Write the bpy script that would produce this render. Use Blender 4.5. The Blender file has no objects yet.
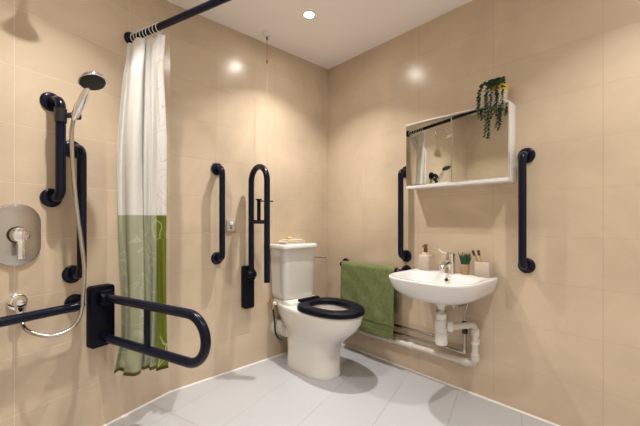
import bpy, bmesh, math, random
from mathutils import Vector, Matrix
random.seed(7)
PI = math.pi
C = bpy.context.scene.collection

# ------------------------------------------------------------------ frames
TH = math.radians(18.7)                       # the shower wall is turned 18.7 degrees
LB = (-1.351, 0.0)                            # corner of shower wall and back wall
# local axes of anything on a wall: x along the wall (to the right), -y out of the wall, z up
FRAMES = {'B': (0.0, 0.0, 0.0), 'R': (0.0, 0.0, -PI/2), 'L': (LB[0], LB[1], TH)}

def wp(w, X, d, z):
    ox, oy, a = FRAMES[w]
    c, s = math.cos(a), math.sin(a)
    return Vector((ox + c*X + s*d, oy + s*X - c*d, z))

# ------------------------------------------------------------------ materials
def mat(name, col, rough=.5, metal=0.0, spec=.5, coat=0.0, var=.04, scale=30, bump=0.0, bscale=200, emit=None):
    m = bpy.data.materials.new(name); m.use_nodes = True
    nt = m.node_tree; N = nt.nodes; L = nt.links
    b = N['Principled BSDF']
    b.inputs['Roughness'].default_value = rough
    b.inputs['Metallic'].default_value = metal
    b.inputs['Specular IOR Level'].default_value = spec
    b.inputs['Coat Weight'].default_value = coat
    tc = N.new('ShaderNodeTexCoord')
    nz = N.new('ShaderNodeTexNoise'); nz.inputs['Scale'].default_value = scale; nz.inputs['Detail'].default_value = 3
    L.new(tc.outputs['Object'], nz.inputs['Vector'])
    mx = N.new('ShaderNodeMix'); mx.data_type = 'RGBA'
    mx.inputs['A'].default_value = [c*(1-var) for c in col] + [1]
    mx.inputs['B'].default_value = [min(1, c*(1+var)) for c in col] + [1]
    L.new(nz.outputs['Fac'], mx.inputs['Factor'])
    L.new(mx.outputs['Result'], b.inputs['Base Color'])
    if bump:
        n2 = N.new('ShaderNodeTexNoise'); n2.inputs['Scale'].default_value = bscale; n2.inputs['Detail'].default_value = 2
        L.new(tc.outputs['Object'], n2.inputs['Vector'])
        bp = N.new('ShaderNodeBump'); bp.inputs['Strength'].default_value = bump; bp.inputs['Distance'].default_value = .002
        L.new(n2.outputs['Fac'], bp.inputs['Height']); L.new(bp.outputs['Normal'], b.inputs['Normal'])
    if emit:
        b.inputs['Emission Color'].default_value = (*emit[0], 1); b.inputs['Emission Strength'].default_value = emit[1]
    return m

def tile_mat(name, c1, c2, grout, w, h, sx, sy, rot=0.0, rough=.3, plane='xz', mortar=.0018, cloud=.15, spec=.5, gscale=2.2):
    """ceramic tiles: stack bond, clouded glaze, thin joints"""
    m = bpy.data.materials.new(name); m.use_nodes = True
    nt = m.node_tree; N = nt.nodes; L = nt.links
    b = N['Principled BSDF']; b.inputs['Roughness'].default_value = rough
    b.inputs['Specular IOR Level'].default_value = spec
    tc = N.new('ShaderNodeTexCoord')
    sp = N.new('ShaderNodeSeparateXYZ'); L.new(tc.outputs['Object'], sp.inputs[0])
    cb = N.new('ShaderNodeCombineXYZ')
    L.new(sp.outputs['X'], cb.inputs['X']); L.new(sp.outputs['Z' if plane == 'xz' else 'Y'], cb.inputs['Y'])
    vr = N.new('ShaderNodeVectorRotate'); vr.rotation_type = 'Z_AXIS'; vr.inputs['Angle'].default_value = rot
    L.new(cb.outputs[0], vr.inputs['Vector'])
    ad = N.new('ShaderNodeVectorMath'); ad.operation = 'ADD'; ad.inputs[1].default_value = (sx, sy, 0)
    L.new(vr.outputs[0], ad.inputs[0])
    br = N.new('ShaderNodeTexBrick'); br.offset = 0.0; br.squash = 1.0
    br.inputs['Scale'].default_value = 1.0
    br.inputs['Brick Width'].default_value = w; br.inputs['Row Height'].default_value = h
    br.inputs['Mortar Size'].default_value = mortar; br.inputs['Mortar Smooth'].default_value = .2
    br.inputs['Color1'].default_value = (*c1, 1); br.inputs['Color2'].default_value = (*c2, 1); br.inputs['Mortar'].default_value = (*grout, 1)
    L.new(ad.outputs[0], br.inputs['Vector'])
    nz = N.new('ShaderNodeTexNoise'); nz.inputs['Scale'].default_value = gscale; nz.inputs['Detail'].default_value = 5; nz.inputs['Roughness'].default_value = .6; nz.inputs['Distortion'].default_value = .6
    L.new(tc.outputs['Object'], nz.inputs['Vector'])
    mr = N.new('ShaderNodeMapRange'); mr.inputs['From Min'].default_value = .3; mr.inputs['From Max'].default_value = .7
    mr.inputs['To Min'].default_value = 1-cloud; mr.inputs['To Max'].default_value = 1+cloud*.5
    L.new(nz.outputs['Fac'], mr.inputs['Value'])
    sc = N.new('ShaderNodeVectorMath'); sc.operation = 'SCALE'
    L.new(br.outputs['Color'], sc.inputs[0]); L.new(mr.outputs[0], sc.inputs['Scale'])
    L.new(sc.outputs[0], b.inputs['Base Color'])
    bp = N.new('ShaderNodeBump'); bp.invert = True; bp.inputs['Strength'].default_value = .6; bp.inputs['Distance'].default_value = .0015
    L.new(br.outputs['Fac'], bp.inputs['Height']); L.new(bp.outputs['Normal'], b.inputs['Normal'])
    return m

M = {}
WALLC1, WALLC2, GROUT = (.658, .532, .388), (.643, .517, .375), (.60, .485, .345)
M['wallB'] = tile_mat('beige_tile_back', WALLC1, WALLC2, GROUT, .49, .2445, 1.055+.49, .005, rough=.24)
M['wallR'] = tile_mat('beige_tile_right', WALLC1, WALLC2, GROUT, .49, .2445, -1.88+.49*5, .005, rough=.24)
M['wallL'] = tile_mat('beige_tile_left', WALLC1, WALLC2, (.74, .64, .50), .49, .2445, .745+.49*4, .005, rough=.24)
M['floor'] = tile_mat('pale_floor_tile', (.50, .50, .515), (.49, .49, .505), (.40, .39, .39), 1.3, .333, 1.43, .466+.333*9, rot=-math.radians(17.3), rough=.32, plane='xy', mortar=.002, cloud=.04)
M['ceiling'] = mat('ceiling_paint', (.96, .91, .88), .8, var=.02, scale=4)
M['paint'] = mat('white_bounce_paint', (.86, .84, .81), .7, var=.02, scale=4)  # for the unseen front wall, made white to bounce light to the ceiling
M['sealant'] = mat('white_sealant', (.82, .80, .76), .5)
M['navy'] = mat('navy_coated_metal', (.003, .005, .018), .24, spec=.26, var=.1)
M['navyp'] = mat('navy_plastic', (.002, .003, .010), .42, spec=.16, var=.1)
M['black'] = mat('black_plastic', (.012, .012, .013), .35)
M['chrome'] = mat('chrome', (.86, .85, .84), .08, metal=1, var=.01)
M['brushed'] = mat('brushed_chrome', (.55, .52, .48), .27, metal=1, var=.03, scale=60)
M['china'] = mat('white_ceramic', (.74, .715, .67), .09, coat=.4, var=.01)
M['china2'] = mat('white_basin_ceramic', (.76, .75, .735), .1, coat=.4, var=.01)
M['plastic'] = mat('white_plastic', (.80, .78, .74), .35, var=.02)
M['pipe'] = mat('white_waste_plastic', (.68, .64, .58), .4, var=.03)
M['whitewood'] = mat('white_lacquer', (.86, .84, .81), .3, var=.015)
M['mirror'] = mat('mirror_glass', (.74, .75, .70), .015, metal=1, var=.004)
M['greymetal'] = mat('dull_chrome_pipe', (.40, .38, .35), .22, metal=1, var=.1, scale=40)
M['brass'] = mat('brass', (.70, .52, .25), .25, metal=1)
M['red'] = mat('red_cord', (.45, .10, .06), .7)
M['cord'] = mat('cream_cord', (.62, .48, .34), .8)
M['brown'] = mat('brown_plastic', (.13, .06, .025), .4)
M['greyplate'] = mat('grey_beige_plastic', (.48, .43, .36), .4)
M['terry'] = mat('green_terry', (.172, .202, .083), .95, spec=.1, var=.34, scale=38, bump=1.0, bscale=420)
M['terryband'] = mat('green_woven_band', (.15, .18, .07), .85, spec=.15, var=.15, scale=160, bump=.5, bscale=700)
M['cream'] = mat('cream_cotton', (.70, .60, .46), .9, spec=.1, var=.1, scale=90, bump=.6, bscale=500)
M['soap'] = mat('yellow_soap', (.72, .58, .25), .45)
M['beigecer'] = mat('beige_ceramic', (.55, .46, .36), .45, var=.05, scale=70)
M['tan'] = mat('tan_terracotta', (.45, .29, .15), .7, var=.1, scale=60)
M['leaf'] = mat('dark_green_leaf', (.022, .065, .024), .45, var=.5, scale=60)
M['leaf2'] = mat('green_spiky_leaf', (.022, .085, .035), .5, var=.45, scale=80)
M['wood'] = mat('bamboo', (.55, .38, .18), .6, var=.12, scale=60)
M['bristle'] = mat('dark_bristles', (.05, .03, .02), .8)
M['potpink'] = mat('pale_pink_pot', (.70, .58, .50), .5)
M['yellow'] = mat('yellow_glaze', (.72, .52, .04), .4)
M['soil'] = mat('dark_soil', (.04, .028, .018), .95, var=.4, scale=150)
M['dark'] = mat('hole_shade_black', (.01, .01, .01), .6)
M['lamp'] = mat('lit_lamp_lens', (1, 1, 1), .4, emit=((1, .95, .89), 240))

# ------------------------------------------------------------------ mesh helpers
def obj(name, bm, m, parent=None, loc=None, rotz=0.0, smooth=38, recalc=True):
    if recalc: bmesh.ops.recalc_face_normals(bm, faces=bm.faces)
    me = bpy.data.meshes.new(name); bm.to_mesh(me); bm.free()
    ms = m if isinstance(m, (list, tuple)) else [m]
    for q in ms: me.materials.append(q)
    for p in me.polygons: p.use_smooth = True
    me.set_sharp_from_angle(angle=math.radians(smooth))
    o = bpy.data.objects.new(name, me); C.objects.link(o)
    if loc is not None: o.location = loc
    o.rotation_euler = (0, 0, rotz)
    if parent is not None: o.parent = parent
    return o

def thing(name, label, cat, w, X, d, z, group=None):
    o = bpy.data.objects.new(name, None); C.objects.link(o)
    o.empty_display_size = .05
    o.location = wp(w, X, d, z); o.rotation_euler = (0, 0, FRAMES[w][2])
    o['label'] = label; o['category'] = cat
    if group: o['group'] = group
    return o

def tag(o, label, cat, group=None):
    o['label'] = label; o['category'] = cat
    if group: o['group'] = group
    return o

def onwall(o, w, X, d, z):
    o.location = wp(w, X, d, z); o.rotation_euler = (0, 0, FRAMES[w][2]); return o

def add_box(bm, lo, hi, bev=0.0, seg=2):
    r = bmesh.ops.create_cube(bm, size=1.0)
    vs = r['verts']
    for v in vs:
        v.co = Vector([lo[i] + (v.co[i]+.5)*(hi[i]-lo[i]) for i in range(3)])
    if bev:
        es = list({e for v in vs for e in v.link_edges})
        bmesh.ops.bevel(bm, geom=es, offset=bev, segments=seg, profile=.5, affect='EDGES')

def box(lo, hi, bev=0.0, seg=2):
    bm = bmesh.new(); add_box(bm, lo, hi, bev, seg); return bm

def add_loft(bm, loops, cap0=True, cap1=True):
    rows = [[bm.verts.new(p) for p in lp] for lp in loops]
    n = len(rows[0])
    for a, b in zip(rows, rows[1:]):
        for i in range(n):
            j = (i+1) % n
            bm.faces.new((a[i], a[j], b[j], b[i]))
    if cap0: bm.faces.new(rows[0][::-1])
    if cap1: bm.faces.new(rows[-1])
    return rows

def fillet(pts, r, n=8):
    pts = [Vector(p) for p in pts]; out = [pts[0]]
    for i in range(1, len(pts)-1):
        p, a, b = pts[i], pts[i-1], pts[i+1]
        u = (a-p).normalized(); v = (b-p).normalized()
        ang = u.angle(v)
        if ang > PI-.05: out.append(p); continue
        t = min(r/math.tan(ang/2), (a-p).length*.499, (b-p).length*.499)
        rr = t*math.tan(ang/2)
        bis = (u+v).normalized(); c = p + bis*(rr/math.sin(ang/2))
        s = p+u*t - c; e = p+v*t - c
        ax = s.cross(e).normalized(); tot = s.angle(e)
        for k in range(n+1): out.append(c + Matrix.Rotation(tot*k/n, 3, ax) @ s)
    out.append(pts[-1]); return out

def spline(pts, n=8):
    P = [Vector(p) for p in pts]; P = [2*P[0]-P[1]] + P + [2*P[-1]-P[-2]]
    out = []
    for i in range(1, len(P)-2):
        p0, p1, p2, p3 = P[i-1:i+3]
        for k in range(n):
            t = k/n
            out.append(.5*((2*p1)+(p2-p0)*t+(2*p0-5*p1+4*p2-p3)*t*t+(3*p1-p0-3*p2+p3)*t**3))
    out.append(P[-2]); return out

def add_tube(bm, path, r, n=16, caps=True):
    path = [Vector(p) for p in path]
    rs = r if isinstance(r, (list, tuple)) else [r]*len(path)
    t0 = (path[1]-path[0]).normalized()
    up = Vector((0, 0, 1)) if abs(t0.z) < .9 else Vector((1, 0, 0))
    nrm = (up - t0*up.dot(t0)).normalized()
    loops = []
    for i, p in enumerate(path):
        if i == 0: t = t0
        elif i == len(path)-1: t = (path[i]-path[i-1]).normalized()
        else: t = ((path[i]-path[i-1]).normalized()+(path[i+1]-path[i]).normalized()).normalized()
        nrm = (nrm - t*nrm.dot(t)).normalized(); bn = t.cross(nrm)
        loops.append([p + rs[i]*(math.cos(2*PI*k/n)*nrm + math.sin(2*PI*k/n)*bn) for k in range(n)])
    add_loft(bm, loops, caps, caps)

def tube(path, r, n=16, caps=True):
    bm = bmesh.new(); add_tube(bm, path, r, n, caps); return bm

def add_lathe(bm, prof, origin=(0, 0, 0), axis=(0, 0, 1), n=28):
    """prof: (radius, height) list from start to end along axis"""
    ax = Vector(axis).normalized(); o = Vector(origin)
    up = Vector((0, 0, 1)) if abs(ax.z) < .9 else Vector((1, 0, 0))
    u = (up - ax*up.dot(ax)).normalized(); v = ax.cross(u)
    loops = [[o + ax*h + max(r, 1e-4)*(math.cos(2*PI*k/n)*u + math.sin(2*PI*k/n)*v) for k in range(n)] for r, h in prof]
    add_loft(bm, loops, True, True)

def lathe(prof, origin=(0, 0, 0), axis=(0, 0, 1), n=28):
    bm = bmesh.new(); add_lathe(bm, prof, origin, axis, n); return bm

def sl(cx, w, dc, df, db, z, ef=2.2, eb=5.0, n=48):
    """plan outline (superellipse halves): front reaches d=df, back reaches d=db, widest at dc"""
    out = []
    for k in range(n):
        a = 2*PI*k/n; c, s = math.cos(a), math.sin(a)
        e = ef if s >= 0 else eb
        x = cx + w*math.copysign(abs(c)**(2/e), c)
        d = dc + (df-dc if s >= 0 else dc-db)*math.copysign(abs(s)**(2/e), s)
        out.append(Vector((x, -d, z)))
    return out

def rounded_rect(hw, hh, r, n=6):
    pts = []
    for cx, cz, a0 in ((hw-r, hh-r, 0), (-hw+r, hh-r, PI/2), (-hw+r, -hh+r, PI), (hw-r, -hh+r, 1.5*PI)):
        for k in range(n+1):
            a = a0 + PI/2*k/n; pts.append((cx+r*math.cos(a), cz+r*math.sin(a)))
    return pts

def plate(hw, hh, r, d0, d1, bev=.004, n=6):
    """rounded plate standing off a wall from d0 to d1"""
    bm = bmesh.new(); loops = []
    for dd, ins in ((d0, 0), (d1-bev, 0), (d1-bev*.3, bev*.3), (d1, bev)):
        loops.append([Vector((x, -dd, z)) for x, z in rounded_rect(hw-ins, hh-ins, max(r-ins, .001), n)])
    add_loft(bm, loops); return bm

# ------------------------------------------------------------------ the room
def prism(name, poly, z0, z1, m, loc=(0, 0, 0), rotz=0):
    bm = bmesh.new()
    add_loft(bm, [[Vector((x, y, z0)) for x, y in poly], [Vector((x, y, z1)) for x, y in poly]])
    o = obj(name, bm, m, None, loc, rotz); o['kind'] = 'structure'; return o

H = 2.40; YF = -2.62; LL = 1.24
pL = wp('L', -LL, 0, 0)
prism('wall_back', [(LB[0]-.02, 0), (.10, 0), (.10, .10), (LB[0]-.02, .10)], -.06, H+.06, M['wallB'])
prism('wall_right', [(0, 0), (-YF+.10, 0), (-YF+.10, .10), (0, .10)], -.06, H+.06, M['wallR'], (0, 0, 0), -PI/2)
prism('wall_left', [(-LL-.10, 0), (0, 0), (0, .10), (-LL-.10, .10)], -.06, H+.06, M['wallL'], (LB[0], LB[1], 0), TH)
prism('wall_side', [(0, 0), (2.4, 0), (2.4, .10), (0, .10)], -.06, H+.06, M['wallL'], (pL.x, -2.72, 0), PI/2)
prism('wall_front', [(0, 0), (2.7, 0), (2.7, .10), (0, .10)], -.06, H+.06, M['paint'], (.06, YF, 0), PI)
prism('floor', [(-2.75, -2.8), (.12, -2.8), (.12, .12), (-2.75, .12)], -.08, 0, M['floor'])
prism('ceiling', [(-2.75, -2.8), (.12, -2.8), (.12, .12), (-2.75, .12)], H, H+.08, M['ceiling'])
def bead(name, a, b, w):
    bm = bmesh.new()
    q = [(0, 0), (-.006, 0), (-.0045, .003), (-.002, .006), (0, .008)]
    p0, p1 = [], []
    for d, z in q:
        p0.append(Vector((a, d, z))); p1.append(Vector((b, d, z)))
    add_loft(bm, [p0, p1]); o = obj(name, bm, M['sealant'])
    onwall(o, w, 0, 0, 0); o['kind'] = 'structure'
bead('trim_1', 0, 2.6, 'R'); bead('trim_2', -1.351, 0, 'B'); bead('trim_3', -LL, 0, 'L')

# ------------------------------------------------------------------ ceiling lamps
def downlight(x, y, label, energy, size=125):
    t = bpy.data.objects.new('downlight', None); C.objects.link(t); t.location = (x, y, H)
    tag(t, label, 'ceiling light', 'recessed ceiling lights')
    obj('bezel', lathe([(.042, 0), (.042, -.004), (.039, -.006), (.0305, -.006), (.0305, 0)], n=32), M['whitewood'], t)
    obj('lens', lathe([(.030, -.0005), (.030, -.0035)], n=28), M['lamp'], t)
    ld = bpy.data.lights.new('downlight_beam', 'AREA'); ld.shape = 'DISK'; ld.size = .046; ld.spread = math.radians(108); ld.energy = energy; ld.color = (1, .965, .925)
    lo = bpy.data.objects.new('downlight_beam', ld); C.objects.link(lo); lo.parent = t; lo.location = (0, 0, -.0075)
    return t
EN = 9.0
downlight(-.646, -.49, 'small round recessed ceiling light glowing above the toilet', EN*1.08)
downlight(-1.774, -.777, 'small round recessed ceiling light above the shower corner', EN)
downlight(-.58, -2.08, 'small round recessed ceiling light near the right wall behind the camera', EN*.72)
downlight(-1.80, -2.05, 'unseen round ceiling light added as fill over the entrance side of the room', EN*.7)  # unseen lamp, added as fill to balance the light

# ------------------------------------------------------------------ grab rails
RT = .0195
def flange_bm(x, z, r=.0425):
    return lathe([(r, 0), (r, .006), (r-.003, .011), (r-.010, .014), (.020, .016)], (x, 0, z), (0, -1, 0), 30)

def grab_rail(w, a, b, D, label, group='navy grab rails'):
    """a, b: (X, z) flange centres on the wall"""
    t = thing('grab_rail', label, 'grab rail', w, a[0], 0, a[1], group)
    dx, dz = b[0]-a[0], b[1]-a[1]
    path = fillet([(0, -.008, 0), (0, -D, 0), (dx, -D, dz), (dx, -.008, dz)], .048, 10)
    obj('rail_tube', tube(path, RT, 20), M['navy'], t)
    obj('flange', flange_bm(0, 0), M['navy'], t)
    obj('flange', flange_bm(dx, dz), M['navy'], t)
    return t

grab_rail('L', (-.617, 1.16), (-.617, 1.594), .088, 'short vertical navy grab rail on shower wall, holding the shower head clamp')
grab_rail('L', (-.533, .803), (-.533, 1.395), .088, 'long vertical navy grab rail behind the shower hose')
grab_rail('L', (-.524, .664), (-1.12, .664), .088, 'horizontal navy grab rail running out of frame below the shower valve')
grab_rail('B', (-1.047, .802), (-1.047, 1.406), .078, 'vertical navy grab rail on back wall beside the small switch plate')
grab_rail('R', (.805, .804), (.805, 1.403), .072, 'vertical navy grab rail between the green towel and the basin')
grab_rail('R', (1.56, .812), (1.56, 1.411), .072, 'vertical navy grab rail right of the basin and mirror cabinet')
grab_rail('R', (.220, .696), (.808, .696), .072, 'horizontal navy grab rail under the hanging green towel')

def hinged_rail(w, X, up, label, plate_hw=.05, Lp=.750, pb=.372):
    t = thing('hinged_support_rail', label, 'support rail', w, X, 0, .58, 'hinged navy support rails')
    hz = .095; d0 = .068; sep = .20; R2 = sep/2
    def P(p, q):      # p along the arm from the hinge, q from upper to lower arm
        return (0, -(d0+q), hz+p) if up else (0, -(d0+p), hz-q)
    obj('wall_plate', plate(plate_hw, .152, .016, 0, .045, .006), M['navyp'], t)
    pts = [P(0, 0)] + [P(Lp-R2 + R2*math.sin(a), R2-R2*math.cos(a)) for a in [PI*k/20 for k in range(21)]] + [P(-.02 if not up else -.03, sep)]
    obj('rail_tube', tube(pts, .0202, 20), M['navy'], t)
    obj('brace', tube([P(pb, .004), P(pb, sep-.004)], .0140, 14), M['navy'], t)
    bm = bmesh.new()
    add_lathe(bm, [(.024, -.031), (.026, -.028), (.026, .028), (.024, .031)], (0, -d0, hz), (1, 0, 0), 24)
    add_box(bm, (-.029, -d0-.012, hz-.040), (.029, -.042, hz+.036), .008)
    obj('hinge', bm, M['navyp'], t)
    if up:
        bm = bmesh.new()
        p0 = Vector(P(pb, sep*.5)); p1 = Vector(P(.52, sep*.5))
        add_lathe(bm, [(.013, 0), (.013, (p1-p0).length), (.021, (p1-p0).length), (.021, (p1-p0).length+.009)], p0, p1-p0, 16)
        obj('roll_spindle', bm, M['navyp'], t)
    else:
        obj('end_stop', lathe([(.022, 0), (.022, .02), (.019, .024)], (0, -.044, hz-sep), (0, -1, 0), 20), M['navyp'], t)
    return t
hinged_rail('L', -.414, False, 'navy drop-down support rail folded down in front of the shower curtain', .057, .695, .325)
hinged_rail('B', -.822, True, 'navy hinged support rail folded upright beside the toilet', .042)

# ------------------------------------------------------------------ shower fittings
t = thing('shower_valve', 'oval chrome shower control plate with lever, set in the left wall', 'shower valve', 'L', -.740, 0, .998)
obj('plate', plate(.083, .130, .078, 0, .012, .005, 12), M['brushed'], t)
obj('knob', lathe([(.031, .010), (.031, .046), (.029, .052), (.024, .055)], (0, 0, .0), (0, -1, 0), 32), M['chrome'], t)
bm = bmesh.new(); add_box(bm, (-.013, -.056, -.100), (.013, -.038, -.012), .005)
obj('lever', bm, M['chrome'], t)
obj('collar', lathe([(.035, .010), (.035, .018), (.033, .020)], (0, 0, 0), (0, -1, 0), 32), M['black'], t)

t = thing('hose_outlet', 'round chrome wall outlet feeding the shower hose, behind the horizontal rail', 'hose outlet', 'L', -.738, 0, .716)
obj('wall_disc', lathe([(.035, 0), (.035, .008), (.031, .013), (.021, .016)], (0, 0, 0), (0, -1, 0), 28), M['chrome'], t)
bm = bmesh.new()
add_lathe(bm, [(.021, .010), (.021, .040), (.018, .048), (.010, .052)], (0, 0, 0), (0, -1, 0), 24)
add_lathe(bm, [(.014, 0), (.014, .030), (.011, .034)], (0, -.030, -.012), (0, 0, -1), 20)
obj('elbow', bm, M['chrome'], t)

# hose: from the outlet, down, round and up to the clamp on the rail
hose = [(-.738, .030, .672), (-.738, .036, .645), (-.728, .07, .604), (-.688, .115, .576), (-.640, .130, .570), (-.590, .135, .590),
        (-.560, .135, .640), (-.548, .132, .720), (-.543, .130, .842), (-.556, .130, .970), (-.570, .130, 1.078),
        (-.584, .130, 1.230), (-.593, .132, 1.360), (-.597, .138, 1.445), (-.590, .138, 1.502)]
o = obj('shower_hose', tube(spline([(x, -d, z) for x, d, z in hose], 8), .0082, 12), M['brushed'])
tag(onwall(o, 'L', 0, 0, 0), 'grey flexible shower hose looping down the left wall', 'hose')

t = thing('shower_clamp', 'black clamp with a side knob on the short grab rail', 'shower holder', 'L', -.617, .088, 1.520)
bm = bmesh.new(); add_lathe(bm, [(.0175, -.030), (.0235, -.030), (.0235, .030), (.0175, .030)], (0, 0, 0), (0, 0, 1), 24)
obj('sleeve', bm, M['black'], t)
bm = bmesh.new(); add_tube(bm, [(.018, -.004, .004), (.046, -.030, .012)], .012, 16)
obj('swivel', bm, M['black'], t)
bm = bmesh.new(); add_lathe(bm, [(.012, 0), (.021, .004), (.021, .018), (.017, .022)], (.046, -.022, .012), (.92, -.35, .12), 22)
obj('knob', bm, M['black'], t)
bm = bmesh.new(); add_lathe(bm, [(.0135, -.012), (.0160, -.012), (.0160, .014), (.0135, .014)], (.036, -.052, .010), (.10, -.62, .78), 22)
obj('cradle', bm, M['chrome'], t)

t = thing('hand_shower', 'chrome hand shower with a round black face, tilted up in its clamp', 'shower head', 'L', -.590, .138, 1.502)
p0 = Vector((0, 0, 0)); p1 = Vector((.012, -.088, .128))
ax = (p1-p0).normalized()
obj('handle', lathe([(.009, 0), (.0105, .012), (.0120, .03), (.0175, .055), (.0185, .09), (.0170, .115), (.0125, .145), (.011, .160)], p0, ax, 22), M['chrome'], t)
hn = Vector((.02, -.42, -.90)).normalized()      # the face looks down and out
hc = p1 + Vector((.001, -.040, .018))
obj('head', lathe([(.020, -.022), (.034, -.020), (.050, -.010), (.053, -.002), (.052, .004), (.048, .005)], hc, hn, 36), M['chrome'], t)
bm = bmesh.new(); add_lathe(bm, [(.0475, .004), (.0475, .0065), (.044, .0075)], hc, hn, 36)
for ring, cnt in ((.012, 6), (.024, 12), (.036, 18)):
    u = hn.orthogonal().normalized(); v = hn.cross(u)
    for k in range(cnt):
        a = 2*PI*k/cnt
        add_lathe(bm, [(.0022, .006), (.0018, .0095)], hc+ring*(math.cos(a)*u+math.sin(a)*v), hn, 6)
obj('spray_face', bm, M['black'], t)

t = thing('fixed_shower_head', 'chrome fixed shower head high on the left wall, seen in the mirror', 'shower head', 'L', -.70, 0, 2.12)
obj('wall_disc', lathe([(.028, 0), (.028, .006), (.020, .012)], (0, 0, 0), (0, -1, 0), 24), M['chrome'], t)
obj('arm', tube(fillet([(0, -.005, 0), (0, -.13, .01), (0, -.17, -.05)], .05), .010, 14), M['chrome'], t)
obj('head', lathe([(.012, 0), (.016, .02), (.042, .045), (.044, .055), (.040, .058)], (0, -.166, -.045), (0, -.45, -.9), 28), M['chrome'], t)

# ------------------------------------------------------------------ shower rail and curtain
CX, RZ = -.250, 2.054
pw = wp('L', CX, 0, RZ); nL = Vector((math.sin(TH), -math.cos(TH), 0))
slen = (pw.y - YF)/(-nL.y)
t = thing('shower_rail', 'straight navy shower curtain rail crossing the room below the ceiling', 'curtain rail', 'L', CX, 0, RZ)
obj('pole', tube([(0, -.006, 0), (0, -slen+.012, 0)], .0165, 20), M['navy'], t)
obj('flange', lathe([(.036, 0), (.036, .006), (.031, .012), (.022, .022), (.018, .024)], (0, 0, 0), (0, -1, 0), 28), M['navy'], t)
obj('flange', lathe([(.036, .016), (.036, .022), (.022, .034)], (0, -slen, 0), (0, 1, 0), 28), M['navy'], t)

# curtain cloth: a = to the right in the picture, b = towards the viewer, both in the wall's frame
e1 = Vector((.83, .56)); e2 = Vector((-.56, .83))          # (X, d) components
path_ab = [(-.118, -.045), (-.100, -.068), (-.082, -.052), (-.066, -.060), (-.060, -.035), (-.070, -.010), (-.080, .012), (-.066, .040),
           (-.040, .052), (-.012, .046), (.000, .028), (-.010, .006), (-.022, -.016), (-.010, -.030), (.012, -.022), (.032, -.030),
           (.046, -.018), (.042, .000), (.054, .010), (.082, .004), (.112, .010), (.124, .026), (.108, .040), (.088, .034), (.072, .044)]
smooth_ab = spline([(a, b, 0) for a, b in path_ab], 6)
cum = [0.0]
for p, q in zip(smooth_ab, smooth_ab[1:]): cum.append(cum[-1]+(q-p).length)
zt, zb = 2.012, .272
NZ = 64
COX, COD = -.286, .187
bm = bmesh.new(); uvl = bm.loops.layers.uv.new('UVMap')
rows = []
for iz in range(NZ+1):
    f = iz/NZ; z = zt + (zb-zt)*f
    row = []
    for i, p in enumerate(smooth_ab):
        a, b = p.x, p.y
        spread = .66 + .18*min(1, f*3.2)**.8 + .04*f*f + .16*max(0, f-.90)/.10               # gathered under the rings, opening lower down
        full = math.sin(PI*min(1, max(0, (f-.06)/.66)))     # fullest half way down
        sway = .010*math.sin(3.1*f+1.3*a*20)*f
        wob = .006*math.sin(9*f+i*.35)*min(1, 3*f)
        aa = a*spread + sway*.5 - .007 - .009*full - .014*max(0, f-.90)/.10 + .10*full*a
        bb = b*(1.0 - .22*f) + wob - .040*min(1, f*2.2)
        k = max(0, 1-f*9)                                  # just under the rail the cloth follows the rail line
        aa = aa*(1-k) + k*(a*.74); bb = bb*(1-k) + k*(b*.35 + a*.70)
        X = COX*(1-k) + (CX-.012)*k + e1.x*aa + e2.x*bb
        d = COD*(1-k) + .150*k + e1.y*aa + e2.y*bb
        d = max(d, .022)
        top = .006*math.sin(cum[i]*70)*(1 if iz == 0 else 0)
        row.append(bm.verts.new((X-CX, -d, z+top-RZ)))
    rows.append(row)
for iz in range(NZ):
    for i in range(len(smooth_ab)-1):
        fc = bm.faces.new((rows[iz][i], rows[iz][i+1], rows[iz+1][i+1], rows[iz+1][i]))
        for lp, (ii, jj) in zip(fc.loops, ((i, iz), (i+1, iz), (i+1, iz+1), (i, iz+1))):
            lp[uvl].uv = (cum[ii], zt+(zb-zt)*jj/NZ)

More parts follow.
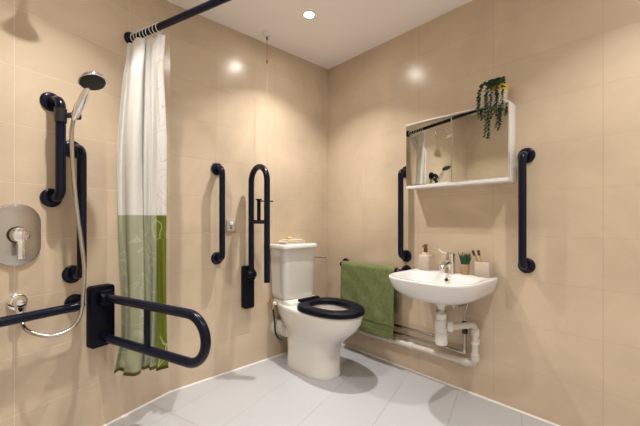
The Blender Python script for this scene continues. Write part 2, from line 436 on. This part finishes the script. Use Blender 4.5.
def curtain_mat(name, top, bottom, hem, line, lw, transl):
    m = bpy.data.materials.new(name); m.use_nodes = True
    nt = m.node_tree; N = nt.nodes; L = nt.links
    b = N['Principled BSDF']; b.inputs['Roughness'].default_value = .75; b.inputs['Specular IOR Level'].default_value = .2
    uv = N.new('ShaderNodeUVMap'); uv.uv_map = 'UVMap'
    sp = N.new('ShaderNodeSeparateXYZ'); L.new(uv.outputs[0], sp.inputs[0])
    def step(v, edge):
        q = N.new('ShaderNodeMapRange'); q.inputs['From Min'].default_value = edge-.003; q.inputs['From Max'].default_value = edge+.003
        L.new(v, q.inputs['Value']); return q.outputs[0]
    # swirls: thin rings of two warped ring patterns
    nz = N.new('ShaderNodeTexNoise'); nz.inputs['Scale'].default_value = 3.0; L.new(uv.outputs[0], nz.inputs['Vector'])
    va = N.new('ShaderNodeVectorMath'); va.operation = 'MULTIPLY_ADD'; va.inputs[1].default_value = (.35, .35, .35)
    L.new(nz.outputs['Color'], va.inputs[0]); L.new(uv.outputs[0], va.inputs[2])
    vo = N.new('ShaderNodeTexVoronoi'); vo.inputs['Scale'].default_value = 5.5; L.new(va.outputs[0], vo.inputs['Vector'])
    mm = N.new('ShaderNodeMath'); mm.operation = 'MULTIPLY'; mm.inputs[1].default_value = 5.0; L.new(vo.outputs['Distance'], mm.inputs[0])
    fr = N.new('ShaderNodeMath'); fr.operation = 'FRACT'; L.new(mm.outputs[0], fr.inputs[0])
    lt = N.new('ShaderNodeMath'); lt.operation = 'LESS_THAN'; lt.inputs[1].default_value = lw; L.new(fr.outputs[0], lt.inputs[0])
    n2 = N.new('ShaderNodeTexNoise'); n2.inputs['Scale'].default_value = 4.5; L.new(uv.outputs[0], n2.inputs['Vector'])
    g2 = N.new('ShaderNodeMath'); g2.operation = 'GREATER_THAN'; g2.inputs[1].default_value = .50; L.new(n2.outputs['Fac'], g2.inputs[0])
    ml = N.new('ShaderNodeMath'); ml.operation = 'MULTIPLY'; L.new(lt.outputs[0], ml.inputs[0]); L.new(g2.outputs[0], ml.inputs[1])
    def mix(fac, A, B):
        q = N.new('ShaderNodeMix'); q.data_type = 'RGBA'; L.new(fac, q.inputs['Factor'])
        for s, v in (('A', A), ('B', B)):
            if isinstance(v, tuple): q.inputs[s].default_value = (*v, 1)
            else: L.new(v, q.inputs[s])
        return q.outputs['Result']
    low = mix(ml.outputs[0], bottom, line[0]); up = mix(ml.outputs[0], top, line[1])
    low = mix(step(sp.outputs['Y'], .289), hem, low)
    col = mix(step(sp.outputs['Y'], 1.085), low, up)
    L.new(col, b.inputs['Base Color'])
    tr = N.new('ShaderNodeBsdfTranslucent'); L.new(col, tr.inputs['Color'])
    ms = N.new('ShaderNodeMixShader'); ms.inputs[0].default_value = transl
    L.new(b.outputs[0], ms.inputs[1]); L.new(tr.outputs[0], ms.inputs[2])
    L.new(ms.outputs[0], N['Material Output'].inputs['Surface'])
    return m
M['cl_out'] = curtain_mat('curtain_printed_face', (.88, .865, .83), (.19, .235, .03), (.10, .115, .015), ((.52, .56, .30), (.76, .745, .70)), .13, .30)
M['cl_in'] = curtain_mat('curtain_reverse_face', (.88, .865, .83), (.50, .52, .36), (.15, .15, .03), ((.60, .62, .47), (.86, .845, .81)), .22, .22)
t = thing('shower_curtain', 'white shower curtain with a green lower half, bunched against the left wall', 'shower curtain', 'L', CX, 0, RZ)
cl = obj('cloth', bm, [M['cl_out'], M['cl_in']], t, smooth=180, recalc=False)
sm = cl.modifiers.new('thickness', 'SOLIDIFY'); sm.thickness = .0012; sm.offset = 0; sm.material_offset = 1
for k in range(9):
    d = .034 + .212*(k/8)**1.05
    bm = bmesh.new(); n1 = 24
    tilt = .25*math.sin(k*2.3)
    pts = [Vector((.0205*math.sin(2*PI*q/n1), -d + .0205*math.cos(2*PI*q/n1)*math.sin(tilt), -.004+.0235*math.cos(2*PI*q/n1))) for q in range(n1+1)]
    add_tube(bm, pts, .0021, 8, False)
    obj('curtain_ring', bm, M['plastic'], t)

# ------------------------------------------------------------------ back wall: switch, pull cord
t = thing('switch_plate', 'small pale square switch plate between the two navy rails', 'switch', 'B', -.945, 0, 1.022)
obj('plate', plate(.034, .043, .006, 0, .010, .003), M['greyplate'], t)
bm = bmesh.new(); add_box(bm, (-.010, -.014, -.022), (.002, -.009, -.012), .001); obj('indicator', bm, M['brown'], t)
bm = bmesh.new(); add_box(bm, (-.012, -.014, .002), (.012, -.009, .026), .002); obj('rocker', bm, M['whitewood'], t)

t = bpy.data.objects.new('emergency_pull_cord', None); C.objects.link(t); t.location = (-.725, -.122, H)
tag(t, 'ceiling pull cord with red upper string hanging before the back wall', 'pull cord')
obj('ceiling_rose', lathe([(.034, 0), (.034, -.012), (.028, -.022), (.010, -.026)], n=28), M['whitewood'], t)
obj('grip', lathe([(.004, -.024), (.007, -.030), (.007, -.046), (.003, -.050)], n=14), M['brown'], t)
obj('red_string', tube([(0, 0, -.045), (0, 0, -.195)], .0018, 8), M['red'], t)
obj('toggle', lathe([(.002, -.190), (.0055, -.196), (.0055, -.215), (.002, -.222)], n=14), M['red'], t)
obj('lower_string', tube([(0, 0, -.218), (0, 0, -1.20)], .0013, 8), M['cord'], t)
bm = bmesh.new(); add_tube(bm, [(-.030, .022, -1.205), (.030, -.022, -1.205)], .0048, 12)
add_lathe(bm, [(.007, -.006), (.007, .006)], (-.030, .022, -1.205), (1, -.73, 0), 12); add_lathe(bm, [(.007, -.006), (.007, .006)], (.030, -.022, -1.205), (1, -.73, 0), 12)
obj('pull_bar', bm, M['brown'], t)

# ------------------------------------------------------------------ toilet
TX = -.461
t = thing('toilet', 'white close-coupled toilet with a navy ring seat in the back corner', 'toilet', 'B', TX, 0, 0)
LP = [  # z, half width, widest d, front d, back d, front exponent
    (0.000, .129, .33, .562, .150, 2.6), (.012, .132, .33, .565, .148, 2.6), (.030, .130, .33, .558, .150, 2.6), (.120, .128, .33, .552, .148, 2.6),
    (.190, .130, .34, .556, .140, 2.5), (.225, .134, .36, .575, .130, 2.4), (.255, .146, .38, .612, .110, 2.3), (.295, .162, .39, .660, .085, 2.2),
    (.335, .178, .40, .706, .058, 2.2), (.380, .186, .42, .732, .025, 2.2), (.415, .188, .43, .742, .012, 2.2), (.435, .188, .43, .744, .010, 2.2), (.442, .183, .43, .739, .014, 2.2)]
loops = [sl(-.014*max(0, 1-z/.30), w, dc, df, db, z, ef, 4.5 if z < .2 else 3.2) for z, w, dc, df, db, ef in LP]
loops += [sl(0, w, .49, df, db, z, 2.1, 2.2) for z, w, df, db in ((.442, .125, .655, .325), (.435, .120, .650, .330), (.36, .118, .640, .335), (.30, .095, .60, .37), (.25, .060, .55, .42), (.235, .02, .51, .47))]
bm = bmesh.new(); add_loft(bm, loops); obj('pan', bm, M['china'], t, smooth=60)
bm = bmesh.new()
add_loft(bm, [sl(0, w, .14, df, .008, z, 7, 7) for z, w, df in ((.425, .152, .255), (.458, .152, .250), (.468, .146, .238))])
obj('pan_deck', bm, M['china'], t, smooth=50)
bm = bmesh.new()
add_loft(bm, [sl(0, w, .10, df, .008, z, 5, 12) for z, w, df in ((.466, .136, .168), (.476, .149, .176), (.52, .155, .180), (.70, .162, .184), (.846, .166, .187))])
cis = obj('cistern', bm, M['china'], t, smooth=50)
bm = bmesh.new()
add_loft(bm, [sl(0, w, .10, df, db, z, 5, 12) for z, w, df, db in ((.8465, .169, .192, .006), (.850, .177, .204, .004), (.868, .177, .205, .004), (.876, .173, .198, .008), (.879, .160, .180, .02))])
obj('cistern_lid', bm, M['china'], t, smooth=50)
# navy ring seat with its hinge block
def ring(z, o_in, i_in):
    return (sl(0, .192-o_in, .46, .758-o_in, .285+o_in, z, 2.15, 2.7), sl(0, .110+i_in, .475, .660+i_in, .345-i_in, z, 2.1, 2.3))
bm = bmesh.new()
zs = [(.4445, .006, .004), (.449, 0, 0), (.468, 0, 0), (.476, .004, .004), (.480, .012, .012)]
lo = [ring(*q)[0] for q in zs]; li = [ring(*q)[1] for q in zs]
cyc = lo + li[::-1]
rws = add_loft(bm, cyc, False, False)
for k in range(48):
    j = (k+1) % 48; bm.faces.new((rws[-1][k], rws[-1][j], rws[0][j], rws[0][k]))
seat = obj('seat', bm, M['navyp'], t, smooth=50)
bm = bmesh.new(); add_box(bm, (-.092, -.298, .4685), (.092, -.254, .491), .009)
obj('seat_hinge', bm, M['navyp'], t)
bm = bmesh.new()
add_lathe(bm, [(.011, 0), (.011, .010), (.006, .016)], (.1640, -.145, .765), (1, 0, 0), 16)
add_tube(bm, [(.170, -.145, .765), (.190, -.152, .765), (.268, -.168, .758)], [.007, .008, .0065], 12)
add_lathe(bm, [(.004, -.008), (.009, -.004), (.009, .006), (.004, .010)], (.272, -.169, .758), (1, -.2, -.05), 14)
obj('flush_lever', bm, M['brushed'], t)
# supply valve, supply hose, pan connector
v = thing('isolation_valve', 'small brass and white valve on the wall left of the cistern', 'valve', 'B', -.632, 0, .440)
bm = bmesh.new(); add_lathe(bm, [(.014, 0), (.014, .006), (.008, .010), (.008, .050), (.011, .052), (.011, .075), (.007, .078)], (0, 0, 0), (0, -1, 0), 16)
add_lathe(bm, [(.007, 0), (.007, .03), (.010, .032), (.010, .045)], (0, -.062, 0), (0, 0, -1), 14)
obj('body', bm, M['brass'], v)
bm = bmesh.new(); add_lathe(bm, [(.012, .076), (.012, .092), (.009, .095)], (0, 0, 0), (0, -1, 0), 16); obj('cap', bm, M['plastic'], v)
o = obj('supply_hose', tube(spline([(-.632, -.062, .395), (-.626, -.062, .355), (-.622, -.070, .29), (-.628, -.085, .23), (-.616, -.105, .185), (-.595, -.135, .170)], 8), .0065, 10), M['black'])
tag(o, 'black flexible supply hose curving behind the toilet', 'hose')
bm = bmesh.new()
add_lathe(bm, [(.062, .001), (.062, .012), (.056, .016), (.056, .120), (.050, .124), (.050, .175)], (-.085, 0, .238), (0, -1, -.02), 28)
obj('pan_connector', bm, M['pipe'], t)

# folded cloth and soap on the cistern
t = thing('face_cloth', 'folded cream face cloth lying on the cistern lid', 'cloth', 'B', -.480, .105, .8792)
t.rotation_euler.z = math.radians(-4); t.scale = (1.35, 1.2, 1.15)
bm = bmesh.new()
prof = []
for k in range(9):
    a = PI/2 + PI*k/8; prof.append((-.060+.0105*math.cos(a), .0105+.0105*math.sin(a)))
fold = [(.062, .021)] + prof + [(.062, 0), (.062, .0095), (-.052, .0095), (-.054, .0105), (-.052, .0115), (.062, .0115)]
add_loft(bm, [[Vector((y*1.0, x*.9, z)) for y, x, z in ((p[0], q, p[1]) for p in fold)] for q in (-.048, -.02, .02, .048)])
obj('lower_fold', bm, M['cream'], t, smooth=60)
bm = bmesh.new(); add_box(bm, (-.056, -.040, .0205), (.048, .042, .0285), .004, 3); obj('upper_fold', bm, M['cream'], t)
bm = bmesh.new(); add_box(bm, (-.030, -.020, 0), (.020, .016, .019), .008, 4)
o = obj('soap_bar', bm, M['soap'], None, wp('B', -.500, .092, .9124), math.radians(14)); tag(o, 'small yellow soap bar on the folded cream cloth', 'soap')

# ------------------------------------------------------------------ green towel over the rail
t = thing('hand_towel', 'green terry towel hanging over the rail between toilet and basin', 'towel', 'R', .510, .072, .696)
def towel(z0, z1, m, name, back):
    prof = []
    R3 = .0262
    if back:
        for k in range(13): prof.append((-.0260, -.30 + .30*k/12))
        for k in range(1, 12): a = PI - PI*k/12; prof.append((R3*math.cos(a), R3*math.sin(a)))
        n0 = 30
    else: n0 = 8
    for k in range(n0+1): prof.append((R3, z0 + (z1-z0)*k/n0))
    NX = 60; bm = bmesh.new(); rows = []
    for i in range(NX+1):
        x = -.252 + .512*i/NX
        r = []
        for d, z in prof:
            h = max(0, -z); f = min(1, h/.3)
            wv = .0045*math.sin(x*19+.6)*f + .0030*math.sin(x*43+z*9)*f + .0012*math.sin(z*41+x*30)
            r.append(bm.verts.new((x*(1-.018*f) + .003*math.sin(z*14)*f, -(d + (wv if d > 0 else -abs(wv)*.3) + (.006*f if d > 0 else 0)), z)))
        rows.append(r)
    for a, b in zip(rows, rows[1:]):
        for i in range(len(a)-1): bm.faces.new((a[i], a[i+1], b[i+1], b[i]))
    o = obj(name, bm, m, t, smooth=180)
    s = o.modifiers.new('pile', 'SOLIDIFY'); s.thickness = .009 if back else .0068; s.offset = 0
    return o
towel(0, -.392, M['terry'], 'cloth', True)
towel(-.3922, -.432, M['terryband'], 'woven_band', False)
towel(-.4322, -.474, M['terry'], 'lower_border', False)

# ------------------------------------------------------------------ mirror cabinet
X0, X1, Z0, Z1, DP = .880, 1.508, 1.268, 1.700, .122
t = thing('mirror_cabinet', 'white wall cabinet with two mirrored doors above the basin', 'cabinet', 'R', (X0+X1)/2, 0, Z0)
hw, hh = (X1-X0)/2, Z1-Z0
bm = bmesh.new()
add_box(bm, (-hw, -.100, 0), (hw, 0, hh), .003)
add_box(bm, (-hw, -DP, 0), (hw, -.0995, .020), .003)         # bottom shelf edge
add_box(bm, (-hw, -DP, hh-.009), (hw, -.0995, hh), .003)     # top edge
obj('body', bm, M['whitewood'], t)
MROT = math.radians(-1.7)                     # both doors stand slightly off parallel to the wall, hung on their right edges
for s, name in ((-1, 'door'), (1, 'door')):
    x0, x1 = (-hw+.002, -.0015) if s < 0 else (.0015, hw-.001)
    wd = x1-x0
    bm = bmesh.new(); add_box(bm, (-wd, -.0150, 0), (0, 0, hh-.036), .0015, 1)
    dd = obj(name, bm, M['mirror'], t, smooth=20)
    dd.location = (x1, -.1015, .0225); dd.rotation_euler = (0, 0, -MROT)
    dd['label'] = 'left mirrored door' if s < 0 else 'right mirrored door'
    bm = bmesh.new(); xe = -.004 if s < 0 else -wd
    add_box(bm, (xe, -.0165, 0), (xe+.004, -.0146, hh-.036), .0005, 1)
    obj('edge_strip', bm, M['brushed'], dd)

# trailing plant on the cabinet
t = thing('trailing_plant', 'trailing green plant in a pale pot hanging over the mirror cabinet', 'plant', 'R', 1.445, .060, Z1)
obj('pot', lathe([(.030, 0), (.034, .004), (.042, .075), (.043, .090), (.039, .090), (.037, .078), (.010, .074)], n=28), M['potpink'], t)
obj('pot_band', lathe([(.0432, .074), (.0445, .078), (.0445, .104), (.0425, .108), (.041, .104), (.040, .080)], n=28), M['yellow'], t)
obj('soil', lathe([(.038, .076), (.038, .088), (.005, .092)], n=24), M['soil'], t)
def leaf(bm, p, dirv, L, W, nrm):
    dirv = dirv.normalized(); s = dirv.cross(nrm)
    if s.length < .01: s = dirv.orthogonal()
    s.normalize(); n = s.cross(dirv).normalized()
    th = .0011
    P = [(0, 0), (.35, .9), (.7, .8), (1, 0), (.7, -.8), (.35, -.9)]
    top = [bm.verts.new(p + dirv*L*a + s*W*.5*b + n*(th + L*.12*math.sin(a*PI))) for a, b in P]
    bot = [bm.verts.new(p + dirv*L*a + s*W*.5*b + n*(L*.12*math.sin(a*PI))) for a, b in P]
    bm.faces.new(top); bm.faces.new(bot[::-1])
    for i in range(6):
        j = (i+1) % 6; bm.faces.new((top[i], bot[i], bot[j], top[j]))
def strand(xt, zb_, dx=0.0, out=.0):
    # from the pot, forward over the front edge of the cabinet, then straight down
    fr = -(DP+.018+out-.060)
    top = Vector((xt*.35, -.012, .100))
    pts = [top, Vector((xt*.6, -.030, .132)), Vector((xt*.85, fr*.75, .115)), Vector((xt, fr, .055))]
    z = .02
    while z > zb_:
        pts.append(Vector((xt + dx*(.02-z) + .004*math.sin(z*60+xt*90), fr + .003*math.sin(z*44), z))); z -= .04
    sp_ = spline(pts, 8)
    bm = bmesh.new(); add_tube(bm, sp_, .0012, 6)
    acc = 0; k = 0
    for a, b in zip(sp_, sp_[1:]):
        acc += (b-a).length
        if acc > .0036:
            acc = 0; k += 1
            tg = (b-a).normalized(); an = k*2.4 + random.uniform(-.5, .5)
            u = tg.orthogonal().normalized(); v = tg.cross(u)
            side = math.cos(an)*u + math.sin(an)*v
            if b.z < .03 and side.y > .3: side.y = -.2          # cabinet face is behind
            leaf(bm, b, side + tg*.6, random.uniform(.014, .018), random.uniform(.013, .016), tg)
    return bm
for xt, zb_, dx, out in ((-.086, -.100, .02, 0), (-.078, -.040, 0, .006), (-.046, -.212, 0, .002), (-.034, -.100, 0, .010), (.008, -.160, .02, .0), (.014, -.070, .02, .008), (.042, -.075, .0, .002), (-.016, -.03, 0, .004)):
    obj('strand', strand(xt, zb_, dx, out), M['leaf'], t, smooth=60, recalc=False)
bm = bmesh.new()
for k in range(90):
    a = random.uniform(0, 2*PI); r = random.uniform(0, .036)
    p = Vector((r*math.cos(a)-.014, r*math.sin(a)-.012, .092+random.uniform(0, .036)))
    leaf(bm, p, Vector((math.cos(a), math.sin(a), random.uniform(-.1, .8))), .019, .013, Vector((0, 0, 1)))
obj('crown_leaves', bm, M['leaf'], t, smooth=60, recalc=False)

# ------------------------------------------------------------------ basin
BX = 1.178; RIM = .735
t = thing('wash_basin', 'white wall-hung wash basin with a single tap under the mirror cabinet', 'basin', 'R', BX, 0, 0)
W = .258
bm = bmesh.new()
OUT = [(.588, .085, .20, .290, .06, 2.6), (.592, .118, .20, .330, .040, 2.6), (.606, .166, .21, .382, .018, 2.6), (.630, .212, .22, .432, .006, 2.8), (.660, .240, .23, .468, .004, 2.9),
       (.695, .250, .24, .487, .003, 3.0), (.720, .2565, .24, .498, .003, 3.0), (.730, .257, .24, .500, .003, 3.0), (RIM-.001, .2545, .24, .497, .006, 3.0), (RIM, .250, .24, .492, .010, 3.0)]
loops = [sl(0, w, dc, df, db, z, e, 9, 64) for z, w, dc, df, db, e in OUT]
INN = [(RIM, .236, .30, .476, .150, 3.0, 4.0), (RIM-.004, .230, .30, .470, .156, 3.0, 4.0), (RIM-.03, .218, .30, .455, .166, 2.9, 4.0), (.670, .195, .30, .425, .180, 2.7, 3.2), (.635, .150, .29, .375, .200, 2.5, 2.8),
       (.618, .090, .28, .325, .225, 2.3, 2.4), (.614, .022, .27, .292, .248, 2, 2)]
loops += [sl(0, w, dc, df, db, z, ef, eb, 64) for z, w, dc, df, db, ef, eb in INN]
add_loft(bm, loops); obj('bowl', bm, M['china2'], t, smooth=60)
obj('waste_fitting', lathe([(.022, 0), (.022, .002), (.014, .003), (.014, .001)], (0, -.27, .6135), (0, 0, 1), 24), M['chrome'], t)
# overflow at the back of the bowl: dark disc painted for the hole's shade
bm = bmesh.new(); add_lathe(bm, [(.0125, 0), (.0125, .004), (.009, .005)], (.012, -.170, .705), (0, -1, .35), 22); obj('overflow_ring', bm, M['chrome'], t)
bm = bmesh.new(); add_lathe(bm, [(.0092, .004), (.0092, .0056)], (.012, -.170, .705), (0, -1, .35), 20); obj('overflow_shade', bm, M['dark'], t)
bm = bmesh.new(); add_lathe(bm, [(.034, 0), (.034, -.012), (.028, -.016)], (0, -.215, .5885), (0, 0, 1), 28); obj('waste_flange', bm, M['plastic'], t)

# tap
t = thing('basin_tap', 'chrome mixer tap with raised curved lever on the basin', 'tap', 'R', 1.168, .082, RIM)
bm = bmesh.new()
add_loft(bm, [sl(0, w, c, c+dd, c-dd, z, 2.4, 2.4, 28) for z, w, c, dd in ((0, .032, 0, .030), (.006, .031, 0, .029), (.05, .029, -.002, .027), (.095, .0285, -.004, .0265), (.104, .0285, -.004, .0265))])
obj('body', bm, M['chrome'], t, smooth=50)
bm = bmesh.new()
sp_ = spline([(0, -.010, .058), (0, -.045, .064), (0, -.085, .054), (0, -.108, .036)], 8)
add_tube(bm, sp_, [.0200 - .006*i/len(sp_) for i in range(len(sp_))], 18)
add_lathe(bm, [(.0125, 0), (.0125, .010), (.009, .011)], (0, -.106, .040), (0, -.35, -.9), 18)
obj('spout', bm, M['chrome'], t, smooth=50)
obj('cartridge_cap', lathe([(.028, .104), (.0285, .107), (.0275, .121), (.020, .127), (.002, .128)], (0, .004, 0), (0, 0, 1), 28), M['chrome'], t)
bm = bmesh.new()
sp_ = spline([(-.006, .000, .119), (-.022, -.018, .123), (-.042, -.036, .134), (-.056, -.046, .152), (-.062, -.050, .172)], 6)
add_tube(bm, sp_, [.009 - .0058*i/len(sp_) for i in range(len(sp_))], 12)
obj('lever', bm, M['chrome'], t, smooth=50)

# things on the basin deck
t = thing('soap_dispenser', 'beige square-shouldered soap dispenser with a brown pump, left of the tap', 'soap dispenser', 'R', .998, .075, RIM)
bm = bmesh.new()
add_loft(bm, [sl(0, w, 0, w, -w, z, 5, 5, 36) for z, w in ((0, .035), (.004, .038), (.088, .038), (.098, .033), (.101, .022))])
obj('bottle', bm, M['beigecer'], t, smooth=50)
obj('collar', lathe([(.0225, .1005), (.0225, .111), (.016, .114)], n=24), M['cream'], t)
bm = bmesh.new(); add_lathe(bm, [(.0125, .113), (.0125, .142), (.010, .145), (.006, .146), (.006, .150), (.0125, .151), (.0125, .164), (.010, .166)], n=20)
add_tube(bm, [(0, 0, .157), (.0, -.030, .156), (.0, -.036, .150)], .0055, 10)
obj('pump', bm, M['brown'], t)

t = thing('succulent_pot', 'tiny spiky green plant in a tan pot beside the tap', 'plant', 'R', 1.254, .070, RIM)
obj('pot', lathe([(.021, 0), (.0235, .003), (.0265, .058), (.0275, .062), (.0250, .062), (.0235, .054), (.004, .052)], n=26), M['tan'], t)
obj('soil', lathe([(.024, .052), (.024, .057), (.004, .060)], n=20), M['soil'], t)
bm = bmesh.new()
for k in range(46):
    a = k*2.39996; r = .020*math.sqrt(k/46)
    p = Vector((r*math.cos(a), r*math.sin(a), .056))
    lean = .06 + .30*(k/46)
    dv = Vector((math.cos(a)*lean, math.sin(a)*lean, 1)).normalized()
    h = random.uniform(.055, .080)
    if p.y + dv.y*h > .058: dv.y *= .3; dv.normalize()
    sp_ = [p, p+dv*h*.5+Vector((0, 0, .003)), p+dv*h]
    add_tube(bm, sp_, [.0042, .0036, .0006], 6)
obj('leaves', bm, M['leaf2'], t, smooth=60)

t = thing('toothbrush_holder', 'beige cube toothbrush holder at the right end of the basin', 'toothbrush holder', 'R', 1.362, .062, RIM)
bm = bmesh.new()
s0 = .040
loops = [[Vector((x, y, z)) for x, y in rounded_rect(s, s, .006, 4)] for z, s in ((0, s0-.003), (.003, s0), (.082, s0), (.085, s0-.002), (.085, s0-.007), (.010, s0-.009))]
add_loft(bm, loops); obj('cup', bm, M['beigecer'], t, smooth=50)
def toothbrush(x, y, lx, ly, rz, label):
    """leans on the cup wall; handle in bamboo with dark bristles"""
    o = thing('toothbrush', label, 'toothbrush', 'R', 1.362+x, .062-y, RIM+.0112)
    o.rotation_euler = (ly, lx, FRAMES['R'][2])
    bm = bmesh.new(); add_loft(bm, [[Vector((a*w, b*.004, z)) for a, b in ((1, 1), (-1, 1), (-1, -1), (1, -1))] for z, w in ((0, .004), (.04, .0055), (.095, .004), (.108, .0045), (.142, .0050), (.146, .003))])
    obj('handle', bm, M['wood'], o)
    bm = bmesh.new(); add_box(bm, (-.0056, -.015, .113), (.0056, -.0038, .143), .0015)
    obj('bristles', bm, M['bristle'], o)
toothbrush(-.014, .004, -.34, .05, 0, 'bamboo toothbrush with dark bristles, the left one in the holder')
toothbrush(.004, -.012, -.20, .04, 0, 'bamboo toothbrush with dark bristles, the right one in the holder')

# ------------------------------------------------------------------ pipework under the basin
t = thing('bottle_trap', 'white plastic bottle trap and waste elbow under the basin', 'trap', 'R', BX, .215, 0)
bm = bmesh.new(); add_lathe(bm, [(.030, .572), (.030, .562), (.026, .558), (.020, .556), (.020, .500)], n=26); obj('tail_piece', bm, M['plastic'], t)
obj('lock_ring', lathe([(.0255, .535), (.0275, .532), (.0275, .524), (.0255, .521)], n=26), M['greymetal'], t)
bm = bmesh.new(); add_lathe(bm, [(.027, .515), (.030, .512), (.030, .482), (.027, .478)], n=26); obj('nut', bm, M['plastic'], t)
bm = bmesh.new(); add_lathe(bm, [(.024, .479), (.033, .474), (.036, .465), (.036, .418), (.033, .414), (.033, .408), (.036, .404), (.036, .345), (.032, .332), (.020, .328)], n=30)
obj('bottle', bm, M['plastic'], t)
arm = fillet([(.030, .000, .446), (.07, .030, .446), (.128, .160, .440), (.128, .160, .215+.0), (-.10, .160, .208)], .034, 8)
t2 = thing('waste_pipe', 'white waste pipe running down and left along the right wall', 'pipe', 'R', BX, .215, 0)
bm = bmesh.new()
p_arm = fillet([(.037, -.002, .446), (.066, .012, .446), (.128, .161, .442), (.128, .161, .206), (-.40, .161, .196), (-.95, .161, .182)], .034, 8)
add_tube(bm, p_arm, .0180, 18); obj('pipe', bm, M['pipe'], t2)
obj('nut', lathe([(.027, 0), (.029, .003), (.029, .026), (.027, .029)], (.040, -.001, .446), (.9, .42, 0), 22), M['plastic'], t2)
def sock(p, ax):
    obj('socket', lathe([(.0205, -.020), (.0235, -.018), (.0235, .018), (.0205, .020)], p, ax, 22), M['pipe'], t2)
sock((.128, .161, .395), (0, 0, 1)); sock((.128, .161, .252), (0, 0, 1)); sock((.070, .161, .2045), (1, 0, .02)); sock((-.30, .161, .198), (1, 0, .02))
def clip(X, d, z, r, vertical, label):
    c = thing('pipe_clip', label, 'pipe clip', 'R', X, 0, z)
    bm = bmesh.new()
    n = 20; lo_, ro, ri = [], r+.0035, r+.0006
    prof = [(ro, -.007), (ro, .007), (ri, .007), (ri, -.007)]
    rings = []
    for k in range(n):
        a = 2*PI*k/n
        cs, sn = math.cos(a), math.sin(a)
        rings.append([Vector((q*cs, -d+q*sn, h)) if vertical else Vector((h, -d+q*sn, q*cs)) for q, h in prof])
    rws = add_loft(bm, rings + [rings[0]], False, False)
    bmesh.ops.remove_doubles(bm, verts=bm.verts, dist=1e-5)
    obj('band', bm, M['plastic'], c)
    bm = bmesh.new(); add_box(bm, (-.006, -(d-ro+.001), -.007), (.006, -.0005, .007), .001); obj('foot', bm, M['plastic'], c)
clip(BX+.128, .054, .335, .0195, True, 'white clip holding the upright waste pipe')
clip(BX-.46, .054, .1955, .0195, False, 'white clip holding the low waste pipe below the towel')

def supply(Xr, zl, d, label, zval):
    c = thing('supply_pipe', label, 'pipe', 'R', Xr, d, 0)
    bm = bmesh.new(); add_tube(bm, fillet([(0, 0, zval-.03), (0, 0, zl), (-.98, 0, zl-.004)], .018, 5), .0105, 14); obj('pipe', bm, M['greymetal'], c)
    bm = bmesh.new()
    add_lathe(bm, [(.0125, -.016), (.0125, .016)], (-.018, 0, zl), (1, 0, 0), 14); add_lathe(bm, [(.0125, -.002), (.0125, .026)], (0, 0, zl), (0, 0, 1), 14)
    obj('elbow', bm, M['brushed'], c)
    bm = bmesh.new(); add_lathe(bm, [(.010, -.036), (.0155, -.034), (.0155, -.008), (.011, -.006), (.011, .010), (.0145, .012), (.0145, .038), (.009, .040)], (0, 0, zval), (0, 0, 1), 14)
    add_tube(bm, [(0, -.006, zval), (0, -.022, zval)], .004, 8); add_box(bm, (-.005, -.026, zval-.018), (.005, -.021, zval+.016), .002)
    obj('valve', bm, M['black'], c)
    top = .640
    obj('flexible_tail', tube(spline([(0, 0, zval+.034), (0, -.004, zval+.09), (.010, .004, .53), (.012, .010, .570)] , 8), .0058, 12), M['brushed'], c)
supply(1.240, .252, .062-.020, 'chrome supply pipe with black valve beside the waste trap, lower of the two', .405)
supply(1.085, .305, .042, 'chrome supply pipe with black valve behind the trap, upper of the two', .430)
t = thing('basin_bracket', 'dark metal fixing bracket under the basin beside the trap', 'bracket', 'R', 1.222, .0, .574)
bm = bmesh.new(); add_box(bm, (-.022, -.176, -.016), (.024, -.120, .002), .002); add_box(bm, (-.016, -.128, -.034), (.016, -.001, -.012), .002)
obj('arm', bm, M['greymetal'], t)
bm = bmesh.new(); add_lathe(bm, [(.010, 0), (.010, -.016), (.006, -.018)], (0, -.155, -.016), (0, 0, 1), 8); obj('bolt', bm, M['brass'], t)

# ------------------------------------------------------------------ camera, world, colour
cam = bpy.data.cameras.new('camera'); co = bpy.data.objects.new('camera', cam); C.objects.link(co)
cam.sensor_width = 36; cam.lens = 332/640*36; cam.shift_y = 7/640; cam.clip_start = .02
co.location = (-2.056, -2.13, 1.06); co.rotation_euler = (PI/2, 0, math.radians(47.4-90))
sc = bpy.context.scene; sc.camera = co
w = bpy.data.worlds.new('world'); sc.world = w; w.use_nodes = True
w.node_tree.nodes['Background'].inputs[0].default_value = (.02, .02, .02, 1)
sc.view_settings.view_transform = 'Standard'; sc.view_settings.look = 'None'
sc.view_settings.gamma = 1; sc.view_settings.exposure = 0.14; sc.view_settings.use_curve_mapping = False
